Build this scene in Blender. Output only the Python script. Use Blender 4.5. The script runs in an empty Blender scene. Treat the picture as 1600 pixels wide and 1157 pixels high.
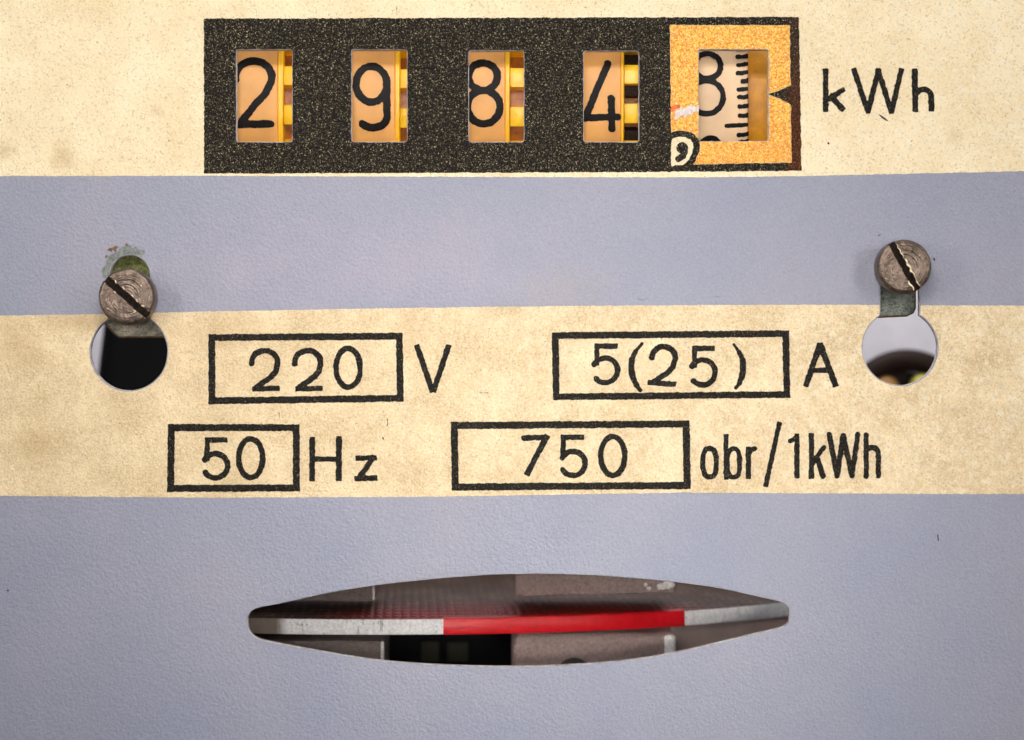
import bpy, bmesh, math, random
import numpy as np
from mathutils import Vector, Matrix, Euler

random.seed(7)
C = bpy.context.scene.collection
S = 5e-5            # metres for one photo pixel on the plate's front face
DC = 4444.0         # camera distance in the same pixels
CX, CY = 800.0, 578.5

def W(x, y, d=0.0):
    k = 1 + d / DC
    return Vector(((x - CX) * k * S, d * S, (CY - y) * k * S))

# ------------------------------------------------------------------ camera, world, lamps
sc = bpy.context.scene
cam = bpy.data.cameras.new('camera')
co = bpy.data.objects.new('camera', cam); C.objects.link(co)
co.location = (0, -DC * S, 0); co.rotation_euler = (math.radians(90), 0, 0)
cam.sensor_width = 36; cam.lens = 36 * DC / 1600
cam.clip_start = 0.005; cam.clip_end = 5
cam.dof.use_dof = True; cam.dof.focus_distance = (DC + 60) * S; cam.dof.aperture_fstop = 40
sc.camera = co
wd = bpy.data.worlds.new('World'); sc.world = wd; wd.use_nodes = True
wd.node_tree.nodes['Background'].inputs[0].default_value = (0.80, 0.86, 1.0, 1)
wd.node_tree.nodes['Background'].inputs[1].default_value = 0.08
sc.view_settings.view_transform = 'Standard'; sc.view_settings.look = 'None'
sc.view_settings.exposure = 0; sc.view_settings.gamma = 1

def area(name, loc, target, size, size_y, power, color):
    l = bpy.data.lights.new(name, 'AREA'); l.shape = 'RECTANGLE'
    l.size = size * S; l.size_y = size_y * S; l.energy = power; l.color = color
    o = bpy.data.objects.new(name, l); C.objects.link(o)
    o.location = Vector(loc) * S
    o.rotation_euler = (Vector(target) * S - o.location).to_track_quat('-Z', 'Y').to_euler()
    return o
area('softbox_left', (-2900, -2900, 900), (-250, 0, 60), 900, 1900, 0.136, (1.0, 0.97, 0.93))
area('softbox_right', (2900, -2900, 800), (250, 0, 60), 900, 1900, 0.136, (1.0, 0.97, 0.94))
area('softbox_above', (-100, -2500, 1500), (0, 0, 330), 1300, 450, 0.105, (1.0, 0.965, 0.93))
area('fill_front', (-250, -4300, 200), (-150, 0, 190), 900, 400, 0.0040, (1.0, 0.96, 0.94)).data.spread = math.radians(30)  # added fill for the disc rim and the glow on the upper plate
area('fill_low', (400, -3900, -260), (150, 200, -400), 600, 220, 0.0035, (1.0, 0.97, 0.93)).data.spread = math.radians(26)  # unseen narrow fill added to brighten the disc rim
area('fill_over_works', (200, 300, 2300), (100, 1200, 0), 2400, 500, 0.18, (0.97, 0.97, 1.0))  # unseen overhead fill added to light the works behind the plate

# ------------------------------------------------------------------ node helpers
def lin(c):
    return tuple(((v / 255) / 12.92 if v / 255 <= 0.04045 else ((v / 255 + 0.055) / 1.055) ** 2.4) for v in c) + (1,)

class M:
    def __init__(s, name):
        s.m = bpy.data.materials.new(name); s.m.use_nodes = True
        s.t = s.m.node_tree; s.n = s.t.nodes; s.n.clear()
        s.out = s.n.new('ShaderNodeOutputMaterial'); s.b = s.n.new('ShaderNodeBsdfPrincipled')
        s.t.links.new(s.b.outputs[0], s.out.inputs[0])
        g = s.n.new('ShaderNodeNewGeometry')
        v = s.n.new('ShaderNodeVectorMath'); v.operation = 'SCALE'; v.inputs['Scale'].default_value = 1 / S
        s.t.links.new(g.outputs['Position'], v.inputs[0]); s.pos = v.outputs[0]
        s.obj = None
    def ob(s):      # object coordinates in pixels
        if s.obj is None:
            g = s.n.new('ShaderNodeTexCoord'); v = s.n.new('ShaderNodeVectorMath'); v.operation = 'SCALE'
            v.inputs['Scale'].default_value = 1 / S
            s.t.links.new(g.outputs['Object'], v.inputs[0]); s.obj = v.outputs[0]
        return s.obj
    def val(s, sock, v):
        if isinstance(v, (int, float, tuple)): sock.default_value = v
        else: s.t.links.new(v, sock)
    def noise(s, px, detail=2, rough=0.5, off=0, vec=None, stretch=None, dist=0):
        t = s.n.new('ShaderNodeTexNoise'); t.inputs['Scale'].default_value = 1 / px
        t.inputs['Detail'].default_value = detail; t.inputs['Roughness'].default_value = rough
        t.inputs['Distortion'].default_value = dist
        mp = s.n.new('ShaderNodeMapping'); mp.inputs['Location'].default_value = (off * 131.7, off * 57.1, off * 311.3)
        if stretch: mp.inputs['Scale'].default_value = stretch
        s.t.links.new(vec or s.pos, mp.inputs[0]); s.t.links.new(mp.outputs[0], t.inputs['Vector'])
        return t.outputs['Fac']
    def ramp(s, fac, a, b, ca=(0, 0, 0, 1), cb=(1, 1, 1, 1)):
        r = s.n.new('ShaderNodeValToRGB'); e = r.color_ramp.elements
        e[0].position = a; e[0].color = ca; e[1].position = b; e[1].color = cb
        s.t.links.new(fac, r.inputs[0]); return r.outputs[0]
    def mix(s, f, a, b, mode='MIX'):
        x = s.n.new('ShaderNodeMix'); x.data_type = 'RGBA'; x.blend_type = mode
        s.val(x.inputs[0], f); s.val(x.inputs[6], a); s.val(x.inputs[7], b); return x.outputs[2]
    def math(s, op, a, b=0.0, c=0.0, clamp=False):
        x = s.n.new('ShaderNodeMath'); x.operation = op; x.use_clamp = clamp
        s.val(x.inputs[0], a); s.val(x.inputs[1], b); s.val(x.inputs[2], c); return x.outputs[0]
    def sep(s, v):
        x = s.n.new('ShaderNodeSeparateXYZ'); s.t.links.new(v, x.inputs[0]); return x.outputs
    def blob(s, x, y, r1, r2, nz=12, off=0, sx=1.0, sy=1.0):   # soft irregular patch on the plate, photo pixels
        p = s.sep(s.pos)
        dx = s.math('MULTIPLY', s.math('SUBTRACT', p[0], x - CX), 1 / sx); dz = s.math('MULTIPLY', s.math('SUBTRACT', p[2], CY - y), 1 / sy)
        d = s.math('SQRT', s.math('ADD', s.math('MULTIPLY', dx, dx), s.math('MULTIPLY', dz, dz)))
        d = s.math('ADD', d, s.math('MULTIPLY', s.math('SUBTRACT', s.noise(nz, 3, off=off), 0.5), r2 * 1.3))
        return s.ramp(s.math('DIVIDE', d, r2 * 2), r1 / r2 / 2, 0.5, (1, 1, 1, 1), (0, 0, 0, 1))
    def bump(s, h, dist_px, strength=1.0, prev=None):
        b = s.n.new('ShaderNodeBump'); b.inputs['Strength'].default_value = strength
        b.inputs['Distance'].default_value = dist_px * S; s.t.links.new(h, b.inputs['Height'])
        if prev is not None: s.t.links.new(prev, b.inputs['Normal'])
        return b.outputs[0]
    def set(s, color, rough=0.5, metal=0.0, normal=None, spec=0.5, **k):
        s.val(s.b.inputs['Base Color'], color); s.val(s.b.inputs['Roughness'], rough)
        s.val(s.b.inputs['Metallic'], metal); s.b.inputs['Specular IOR Level'].default_value = spec
        if normal is not None: s.t.links.new(normal, s.b.inputs['Normal'])
        for kk, v in k.items(): s.b.inputs[kk.replace('_', ' ')].default_value = v
        return s.m

def mat_lavender():
    m = M('lavender_enamel')
    c = m.mix(m.ramp(m.noise(240, 3), .35, .65), (0.232, 0.244, 0.325, 1), (0.272, 0.270, 0.330, 1))
    c = m.mix(m.math('MULTIPLY', m.blob(880, 462, 5, 75, 30, 3, 1.3, .7), .28), c, (0.36, 0.27, 0.20, 1))  # warm reflection, partly stain, painted into the enamel colour
    c = m.mix(m.math('MULTIPLY', m.blob(560, 420, 10, 230, 60, 5, 1.6, .5), .30), c, (0.46, 0.36, 0.42, 1))  # broad pinkish sheen painted into the enamel colour
    sp = m.ramp(m.noise(4, 2, off=2), .70, .76)
    c = m.mix(m.math('MULTIPLY', sp, .35), c, (0.12, 0.11, 0.13, 1))
    spk = m.noise(2.4, 2, off=8)
    c = m.mix(m.math('MULTIPLY', m.ramp(spk, .3, .7), .22), c, (0.50, 0.50, 0.58, 1))
    h = m.math('ADD', m.noise(4.6, 2, .45, off=1), m.math('MULTIPLY', m.noise(24, 2, off=4), .35))
    n = m.bump(h, 1.45); n = m.bump(m.noise(2.6, 2, off=6), 0.35, prev=n)
    return m.set(c, 0.42, normal=n, spec=0.55)

def mat_cream():
    m = M('aged_cream_enamel')
    p = m.sep(m.pos)
    up = m.math('GREATER_THAN', p[2], 200.0)
    c = m.mix(m.ramp(m.noise(70, 5, .6), .33, .68), (0.62, 0.425, 0.195, 1), (0.88, 0.670, 0.385, 1))
    cu = m.mix(m.ramp(m.noise(90, 5, .6, off=5), .30, .62), (0.83, 0.625, 0.340, 1), (0.95, 0.785, 0.500, 1))
    c = m.mix(up, c, cu)
    # paler, chalkier on the right half
    gx = m.math('ADD', m.math('MULTIPLY', p[0], 1 / 1500), 0.35, clamp=True)
    chalk = m.math('MULTIPLY', m.ramp(m.noise(11, 5, .7, off=2), .46, .68), m.math('ADD', m.math('MULTIPLY', gx, .75), .12))
    c = m.mix(chalk, c, (0.92, 0.81, 0.60, 1))
    pock = m.ramp(m.noise(26, 4, .62, off=9), .60, .72)
    c = m.mix(m.math('MULTIPLY', pock, .30), c, (0.62, 0.40, 0.16, 1))
    c = m.mix(m.math('MULTIPLY', m.ramp(m.noise(2.6, 3, .6, off=3), .40, .64), .42), c, (0.98, 0.89, 0.66, 1))
    c = m.mix(m.math('MULTIPLY', m.ramp(m.noise(2.9, 3, .6, off=11), .57, .67), .52), c, (0.36, 0.24, 0.11, 1))
    c = m.mix(m.math('MULTIPLY', m.ramp(m.noise(5.5, 2, .5, off=21), .715, .745), .65), c, (0.12, 0.07, 0.035, 1))
    for x, y, r, a, sx, sy in ((100, 245, 26, .42, 1, 1.2), (8, 235, 22, .45, 1, 1), (245, 175, 14, .3, 1, 1), (20, 545, 60, .34, 1, 1), (60, 700, 55, .28, 1, 1),
                               (640, 525, 45, .22, 1, 1), (340, 520, 90, .22, 1.5, .4), (1500, 640, 40, .2, 1, 1), (1490, 215, 16, .35, 1, 1), (915, 12, 4, .8, 1, .5), (120, 505, 40, .35, 1.6, .4)):
        c = m.mix(m.math('MULTIPLY', m.blob(x, y, 1, r, 14, x * .01, sx, sy), a), c, (0.50, 0.30, 0.10, 1))
    h = m.math('ADD', m.noise(3.4, 3, .6, off=1), m.math('MULTIPLY', m.noise(18, 2, off=4), 1.2))
    n = m.bump(h, 2.2)
    return m.set(c, 0.42, normal=n, spec=0.45)

def mat_ink(name, spark=0.5, brown=False, base=(0.0065, 0.0045, 0.0032, 1)):
    m = M(name)
    g = m.ramp(m.noise(2.5, 4, .85, off=2), .575 , .66)
    pat = m.ramp(m.noise(80, 3, off=3), .3, .7)
    f = m.math('MULTIPLY', g, m.math('ADD', m.math('MULTIPLY', pat, .35 * spark), .65 * spark))
    c = m.mix(f, base, (1.0, 0.82, 0.46, 1))  # glints off the ink's grain painted in as pale specks
    c = m.mix(m.math('MULTIPLY', m.ramp(m.noise(3.1, 2, off=7), .5, .7), .5 * spark), c, (0.055, 0.046, 0.032, 1))
    if brown:
        p = m.sep(m.pos)
        bx = m.ramp(m.math('MULTIPLY', m.math('ADD', m.math('SUBTRACT', p[0], 1222 - CX), m.math('MULTIPLY', m.noise(16, 3, off=6), 14)), 1 / 40), .1, .6)
        bz = m.ramp(m.math('ADD', m.math('MULTIPLY', m.math('SUBTRACT', CY - 90, p[2]), 1 / 200), m.math('MULTIPLY', m.noise(20, 3, off=5), .5)), .1, .8)
        k = m.math('MULTIPLY', bx, m.math('ADD', m.math('MULTIPLY', bz, .7), .3))
        c = m.mix(k, c, m.mix(m.ramp(m.noise(2.6, 3, .8, off=12), .5, .68), (0.040, 0.010, 0.004, 1), (0.30, 0.11, 0.03, 1)))
    h = m.noise(3.2, 2, .55, off=1)
    return m.set(c, 0.33, normal=m.bump(h, 1.2 + 1.2 * spark), spec=0.10)

def mat_orange():
    m = M('orange_screen_print')
    c = m.mix(m.ramp(m.noise(3.4, 3, .65, off=2), .40, .60), (0.74, 0.205, 0.005, 1), (0.95, 0.59, 0.075, 1))
    c = m.mix(m.ramp(m.noise(2.2, 2, .6, off=4), .58, .68), c, (0.99, 0.86, 0.44, 1))
    p = m.sep(m.pos)
    lowr = m.ramp(m.math('ADD', m.math('MULTIPLY', m.math('SUBTRACT', CY - 175, p[2]), .01), m.math('MULTIPLY', m.noise(30, 2), .6)), .25, .9)
    c = m.mix(m.math('MULTIPLY', lowr, .22), c, (0.80, 0.25, 0.03, 1))
    h = m.noise(3.2, 3, .6, off=1)
    return m.set(c, 0.45, normal=m.bump(h, 1.3), spec=0.4)

def mat_plain(name, col, rough=0.5, metal=0.0, nz=None, dist=0.6, var=0.0, spec=0.5, var_px=40, **k):
    m = M(name); c = col
    if var:
        d = tuple(v * (1 - var) for v in col[:3]) + (1,); e = tuple(min(1, v * (1 + var)) for v in col[:3]) + (1,)
        c = m.mix(m.ramp(m.noise(var_px, 5, .65, off=3), .35, .65), d, e)
    n = m.bump(m.noise(nz, 3, .6, off=1), dist) if nz else None
    return m.set(c, rough, metal, n, spec, **k)

def mat_screw():
    m = M('browned_turned_steel')
    p = m.sep(m.ob())
    r = m.math('SQRT', m.math('ADD', m.math('MULTIPLY', p[0], p[0]), m.math('MULTIPLY', p[2], p[2])))
    r = m.math('ADD', r, m.math('MULTIPLY', m.noise(30, 2, vec=m.ob()), 2.4))
    w = m.math('SINE', m.math('MULTIPLY', r, 1.55))
    w2 = m.math('SINE', m.math('MULTIPLY', r, 0.62))
    msk = m.ramp(m.noise(34, 3, vec=m.ob(), off=3), .38, .62)
    h = m.math('MULTIPLY', m.math('ADD', m.math('MULTIPLY', w, .5), m.math('MULTIPLY', w2, .5)), msk)
    c = m.mix(m.ramp(m.noise(14, 5, .7, vec=m.ob()), .35, .65), (0.10, 0.070, 0.053, 1), (0.22, 0.165, 0.13, 1))
    c = m.mix(m.math('MULTIPLY', m.ramp(h, -.2, .9), .45), c, (0.33, 0.26, 0.21, 1))
    c = m.mix(m.ramp(m.noise(3.6, 3, off=4, vec=m.ob()), .62, .69), c, (0.045, 0.03, 0.02, 1))
    c = m.mix(m.ramp(m.noise(5, 3, off=6, vec=m.ob()), .67, .71), c, (0.62, 0.45, 0.28, 1))
    n = m.bump(h, 0.5); n = m.bump(m.noise(3, 3, vec=m.ob()), .5, prev=n); n = m.bump(m.noise(26, 3, vec=m.ob(), off=8), 4, prev=n)
    return m.set(c, 0.36, 0.88, n)

def mat_bracket(name, a, b, low=False):
    m = M(name)
    c = m.mix(m.ramp(m.noise(8, 5, .7), .38, .62), a, b)
    if low:
        z = m.ramp(m.math('ADD', m.math('MULTIPLY', m.math('SUBTRACT', CY - 478, m.sep(m.pos)[2]), .03), m.noise(12, 2)), .2, .8)
        c = m.mix(z, c, m.mix(m.ramp(m.noise(9, 4, .7, off=2), .4, .6), (0.22, 0.20, 0.17, 1), (0.42, 0.36, 0.25, 1)))
    c = m.mix(m.ramp(m.noise(2.6, 3, off=5), .58, .7), c, (0.45, 0.42, 0.30, 1))
    c = m.mix(m.ramp(m.noise(3.2, 3, off=9), .6, .7), c, (0.03, 0.025, 0.01, 1))
    return m.set(c, 0.5, 0.45, m.bump(m.noise(3.5, 4, .7), 2.2))

def mat_disc(R):
    m = M('dimpled_aluminium')
    p = m.sep(m.ob())
    r = m.math('SQRT', m.math('ADD', m.math('MULTIPLY', p[0], p[0]), m.math('MULTIPLY', p[1], p[1])))
    a = m.math('ARCTAN2', p[0], m.math('MULTIPLY', p[1], -1))
    gx = m.math('ADD', m.math('MULTIPLY', p[0], .9992), m.math('MULTIPLY', p[1], .040)); gy = m.math('SUBTRACT', m.math('MULTIPLY', p[1], .9992), m.math('MULTIPLY', p[0], .040))
    u = m.math('SINE', m.math('MULTIPLY', gx, 2 * math.pi / 15)); v = m.math('SINE', m.math('MULTIPLY', gy, 2 * math.pi / 58))
    h = m.math('ADD', m.math('MULTIPLY', m.math('MINIMUM', u, v), m.ramp(m.noise(38, 4, .6, vec=m.ob(), off=9), .3, .62)), .25)
    up = m.math('GREATER_THAN', p[2], -1.0)
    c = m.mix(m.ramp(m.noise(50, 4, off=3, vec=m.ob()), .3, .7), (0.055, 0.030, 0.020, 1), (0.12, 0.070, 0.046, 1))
    c = m.mix(m.ramp(h, .1, .6), c, (0.06, 0.04, 0.03, 1)); c = m.mix(m.ramp(m.math('MULTIPLY', h, -1), .35, .8), c, (0.36, 0.27, 0.21, 1))  # dimple relief shaded into the colour with dark and pale dots
    d = m.math('SUBTRACT', R, r)
    ang = m.ramp(m.math('ABSOLUTE', m.math('SUBTRACT', a, 0.29)), .25, .42, (1, 1, 1, 1), (0, 0, 0, 1))
    dep = m.ramp(m.math('DIVIDE', m.math('ADD', d, m.math('MULTIPLY', m.noise(40, 4, vec=m.ob(), off=2), 160)), 400), .40, 1.0, (1, 1, 1, 1), (0, 0, 0, 1))
    rf = m.math('MULTIPLY', m.math('MULTIPLY', ang, dep), .95)
    c = m.mix(rf, c, (0.45, 0.012, 0.008, 1))
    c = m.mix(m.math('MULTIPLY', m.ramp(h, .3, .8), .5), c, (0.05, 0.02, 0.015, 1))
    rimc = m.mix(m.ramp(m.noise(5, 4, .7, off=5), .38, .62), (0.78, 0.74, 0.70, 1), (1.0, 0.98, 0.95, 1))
    rimc = m.mix(m.ramp(m.math('ADD', a, 1.0), .825, .845, (1, 1, 1, 1), (0, 0, 0, 1)), rimc, (0.20, 0.155, 0.12, 1))  # plate's shade on the rim's left end painted as brown
    rimc = m.mix(m.math('MULTIPLY', m.ramp(m.noise(9, 4, .7, off=15, vec=m.ob(), stretch=(1.2, 1.2, .25)), .6, .66), .6), rimc, (0.25, 0.21, 0.18, 1))
    rimc = m.mix(m.ramp(m.noise(6, 3, off=8), .69, .73), rimc, (0.05, 0.03, 0.02, 1))
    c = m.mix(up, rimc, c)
    n = m.bump(m.math('MULTIPLY', h, up), 4.0); n = m.bump(m.noise(2.5, 4, .7), 1.0, prev=n)
    return m.set(c, m.math('ADD', m.math('MULTIPLY', up, -.13), .45), m.math('ADD', m.math('MULTIPLY', up, .45), .05), n, spec=.2)

MAT = dict(
    lav=mat_lavender(), cream=mat_cream(),
    ink=mat_ink('black_print', .28), panel=mat_ink('sparkling_black_print', 1.0, True),
    orange=mat_orange(),
    edge=mat_plain('pale_cut_edge', (0.52, 0.47, 0.46, 1), .45, 0, 4, 2.0, .6, var_px=11),
    white=mat_plain('bare_white_chip', (0.74, 0.64, 0.62, 1), .5, 0, 3, 1.5, .16, var_px=4),
    redspot=mat_plain('red_orange_smear', (0.78, 0.13, 0.02, 1), .5, 0, 3, 1.5, .3, var_px=4),
    bare=mat_plain('worn_grey_green_enamel', (0.20, 0.215, 0.20, 1), .5, 0.1, 4, 3.0, .35, var_px=6),
    rust=mat_plain('brown_rust_spot', (0.20, 0.11, 0.065, 1), .8, 0, 3, 2.0, .4, var_px=4),
    drum=mat_plain('peach_plastic', (0.80, 0.385, 0.105, 1), .42, 0, 14, .5, .07, spec=.4, var_px=60),
    drum2=mat_plain('pale_peach_plastic', (0.80, 0.545, 0.32, 1), .42, 0, 14, .5, .06, spec=.4, var_px=60),
    flange=mat_plain('amber_plastic', (0.97, 0.50, 0.015, 1), .35, 0, 16, .4, .06),
    tooth=mat_plain('yellow_plastic', (0.98, 0.56, 0.008, 1), .33, 0, 12, .5, .06),
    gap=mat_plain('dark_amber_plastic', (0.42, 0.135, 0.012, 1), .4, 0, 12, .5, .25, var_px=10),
    gold=mat_plain('ochre_plastic', (0.78, 0.33, 0.012, 1), .4, 0, 20, .4, .16, var_px=26),
    digit=mat_plain('black_numeral_ink', (0.005, 0.0035, 0.003, 1), .3, 0, 3, 1.2, 0, spec=.15),
    screw=mat_screw(),
    shank=mat_plain('dark_steel', (0.10, 0.075, 0.06, 1), .4, .9, 4, 1),
    burr=mat_plain('bright_brass_burr', (0.95, 0.74, 0.50, 1), .35, .25, 3, 1),
    grime_shade=mat_plain('dark_grime_shade', (0.020, 0.010, 0.006, 1), .6, 0, 3, 2, .7, var_px=5, spec=.2),
    brk=mat_bracket('green_passivated_steel', (0.085, 0.10, 0.02, 1), (0.30, 0.31, 0.09, 1), True),
    brk2=mat_bracket('grey_green_steel', (0.13, 0.15, 0.12, 1), (0.27, 0.29, 0.25, 1)),
    lip=mat_plain('bronze_edge', (0.22, 0.14, 0.075, 1), .4, .5, 4, 1.5, .3, var_px=10),
    red=mat_plain('red_enamel', (0.72, 0.004, 0.010, 1), .36, 0, 5, .7, .08, var_px=12),
    iron=mat_plain('brown_grey_cast_iron', (0.19, 0.145, 0.125, 1), .5, .15, 3.5, 2.6, .22, var_px=5),
    iron2=mat_plain('grey_brown_cast_iron', (0.32, 0.225, 0.20, 1), .5, .15, 3.5, 2.6, .24, var_px=5),
    chip=mat_plain('bright_chip_and_highlight', (0.88, 0.80, 0.75, 1), .35, .1, 4, 3, .2, var_px=5),
    hole_shade=mat_plain('bore_shade', (0.035, 0.025, 0.02, 1), .6, 0),
    dark=mat_plain('near_black', (0.004, 0.004, 0.004, 1), .7, 0, spec=.12),
    pale=mat_plain('pale_grey_casting', (0.84, 0.81, 0.86, 1), .5, 0, 40, 2, .05),
    ringm=mat_plain('dark_brown_ring', (0.022, 0.011, 0.007, 1), .5, 0, spec=.12),
    olive=mat_plain('olive_brass', (0.50, 0.42, 0.05, 1), .4, .3),
    copper=mat_plain('copper_coil', (0.42, 0.22, 0.07, 1), .4, .4),
    cheek=mat_plain('smooth_brown_paint', (0.34, 0.225, 0.18, 1), .4, .1, 30, .8, .12),
    winding=mat_plain('dim_olive_winding', (0.035, 0.030, 0.014, 1), .6, 0, spec=.2),
    fibre=mat_plain('dark_fibre', (0.06, 0.055, 0.06, 1), .6, 0),
    brownwall=mat_plain('brown_painted_frame', (0.09, 0.058, 0.045, 1), .5, .1, 30, 1, .1),
)

# ------------------------------------------------------------------ distance fields, contours
def hsh(ix, iy, seed):
    n = (ix.astype(np.int64) * 374761393 + iy.astype(np.int64) * 668265263 + seed * 974634777) & 0xffffffff
    n = ((n ^ (n >> 13)) * 1274126177) & 0xffffffff
    return ((n ^ (n >> 16)) & 0xffff) / 65535.0
def vn(x, y, s, seed):
    x = x / s; y = y / s; ix = np.floor(x); iy = np.floor(y); fx = x - ix; fy = y - iy
    fx = fx * fx * (3 - 2 * fx); fy = fy * fy * (3 - 2 * fy)
    a = hsh(ix, iy, seed); b = hsh(ix + 1, iy, seed); c = hsh(ix, iy + 1, seed); d = hsh(ix + 1, iy + 1, seed)
    return (a + (b - a) * fx) * (1 - fy) + (c + (d - c) * fx) * fy - .5
def rough(x, y, amp=1.0, seed=1):
    return amp * (1.7 * vn(x, y, 4.2, seed) + .8 * vn(x, y, 9, seed + 5) + .8 * vn(x, y, 2.0, seed + 9))

def s_cap(x, y, x1, y1, x2, y2, w):
    dx, dy = x2 - x1, y2 - y1; L = dx * dx + dy * dy + 1e-9
    t = np.clip(((x - x1) * dx + (y - y1) * dy) / L, 0, 1)
    return np.hypot(x - x1 - t * dx, y - y1 - t * dy) - w / 2
def s_bar(x, y, x1, y1, x2, y2, w):           # square-ended stroke
    L = math.hypot(x2 - x1, y2 - y1); ux, uy = (x2 - x1) / L, (y2 - y1) / L
    a = np.abs((x - (x1 + x2) / 2) * ux + (y - (y1 + y2) / 2) * uy) - L / 2 + 1.3
    b = np.abs(-(x - (x1 + x2) / 2) * uy + (y - (y1 + y2) / 2) * ux) - w / 2 + 1.3
    return np.hypot(np.maximum(a, 0), np.maximum(b, 0)) + np.minimum(np.maximum(a, b), 0) - 1.3
def s_poly(x, y, pts, w):                     # stroke, w may be a list per point
    r = None
    for i in range(len(pts) - 1):
        ww = w if isinstance(w, (int, float)) else (w[i] + w[i + 1]) / 2
        d = s_cap(x, y, *pts[i], *pts[i + 1], ww); r = d if r is None else np.minimum(r, d)
    return r
def s_ell(x, y, cx, cy, rx, ry, w, p=2.0):      # stroked ellipse by its centre line
    if p == 2.0:
        pts = [(cx + rx * math.cos(a), cy + ry * math.sin(a)) for a in np.linspace(0, 2 * math.pi, 41)]
    else:
        pts = [(cx + rx * math.copysign(abs(math.cos(a)) ** (2 / p), math.cos(a)), cy + ry * math.copysign(abs(math.sin(a)) ** (2 / p), math.sin(a))) for a in np.linspace(0, 2 * math.pi, 49)]
    return s_poly(x, y, pts, w)
def arc(cx, cy, rx, ry, a0, a1, n=18):         # degrees, 0 = right, 90 = up on the photo
    return [(cx + rx * math.cos(math.radians(a)), cy - ry * math.sin(math.radians(a))) for a in np.linspace(a0, a1, n)]
def s_fill(x, y, pts):                        # filled polygon
    d = np.full(x.shape, 1e9); ins = np.zeros(x.shape, bool); n = len(pts)
    for i in range(n):
        x1, y1 = pts[i]; x2, y2 = pts[(i + 1) % n]
        d = np.minimum(d, s_cap(x, y, x1, y1, x2, y2, 0))
        c = ((y1 > y) != (y2 > y)); 
        if y1 != y2: ins ^= c & (x < (x2 - x1) * (y - y1) / (y2 - y1) + x1)
    return np.where(ins, -d, d)
def s_rbox(x, y, x0, y0, x1, y1, r=0):
    a = np.abs(x - (x0 + x1) / 2) - (x1 - x0) / 2 + r; b = np.abs(y - (y0 + y1) / 2) - (y1 - y0) / 2 + r
    return np.hypot(np.maximum(a, 0), np.maximum(b, 0)) + np.minimum(np.maximum(a, b), 0) - r
def catmull(pts, n=8):
    out = []; N = len(pts)
    for i in range(N):
        p = [np.array(pts[(i + k) % N], float) for k in (-1, 0, 1, 2)]
        for t in np.linspace(0, 1, n, endpoint=False):
            out.append(tuple(.5 * ((2 * p[1]) + (-p[0] + p[2]) * t + (2 * p[0] - 5 * p[1] + 4 * p[2] - p[3]) * t * t + (-p[0] + 3 * p[1] - 3 * p[2] + p[3]) * t ** 3)))
    return out

def grid(f, bb, step):
    xs = np.arange(bb[0], bb[2] + step, step); ys = np.arange(bb[1], bb[3] + step, step)
    X, Y = np.meshgrid(xs, ys); F = f(X, Y)
    F[0, :] = np.maximum(F[0, :], .01); F[-1, :] = np.maximum(F[-1, :], .01); F[:, 0] = np.maximum(F[:, 0], .01); F[:, -1] = np.maximum(F[:, -1], .01)
    F[np.abs(F) < 1e-4] = 1e-4
    return xs, ys, F
def contours(f, bb, step=1.2):
    xs, ys, F = grid(f, bb, step); I = F < 0
    mixed = np.argwhere(~((I[:-1, :-1] == I[1:, :-1]) & (I[:-1, :-1] == I[:-1, 1:]) & (I[:-1, :-1] == I[1:, 1:])))
    nxt = {}
    def pt(k):
        t, i, j = k
        if t == 0: a = F[i, j]; b = F[i, j + 1]; u = a / (a - b); return (xs[j] + u * step, ys[i])
        a = F[i, j]; b = F[i + 1, j]; u = a / (a - b); return (xs[j], ys[i] + u * step)
    for i, j in mixed:
        c = [(i, j), (i, j + 1), (i + 1, j + 1), (i + 1, j)]
        e = [(0, i, j), (1, i, j + 1), (0, i + 1, j), (1, i, j)]
        s = [bool(I[q]) for q in c]
        ent = [k for k in range(4) if s[k] and not s[(k + 1) % 4]]     # leaving inside
        ext = [k for k in range(4) if not s[k] and s[(k + 1) % 4]]
        for k in ent:
            q = min(ext, key=lambda m: (m - k) % 4)
            nxt[e[k]] = e[q]
    loops = []
    while nxt:
        st = next(iter(nxt)); k = st; lp = []
        while k in nxt:
            lp.append(pt(k)); k = nxt.pop(k)
        if len(lp) > 5: loops.append(lp)
    return loops

def link(name, me, parent=None, label=None, mats=()):
    o = bpy.data.objects.new(name, me); C.objects.link(o)
    for m in mats: me.materials.append(m)
    if parent is not None: o.parent = parent
    if label: o['label'] = label
    return o
def thing(o, label, cat, group=None):
    o['label'] = label; o['category'] = cat
    if group: o['group'] = group
    return o
def empty(name, loc, label, cat, group=None):
    o = bpy.data.objects.new(name, None); C.objects.link(o); o.location = loc; o.empty_display_size = .001
    bpy.context.view_layer.update()
    return thing(o, label, cat, group)

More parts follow.
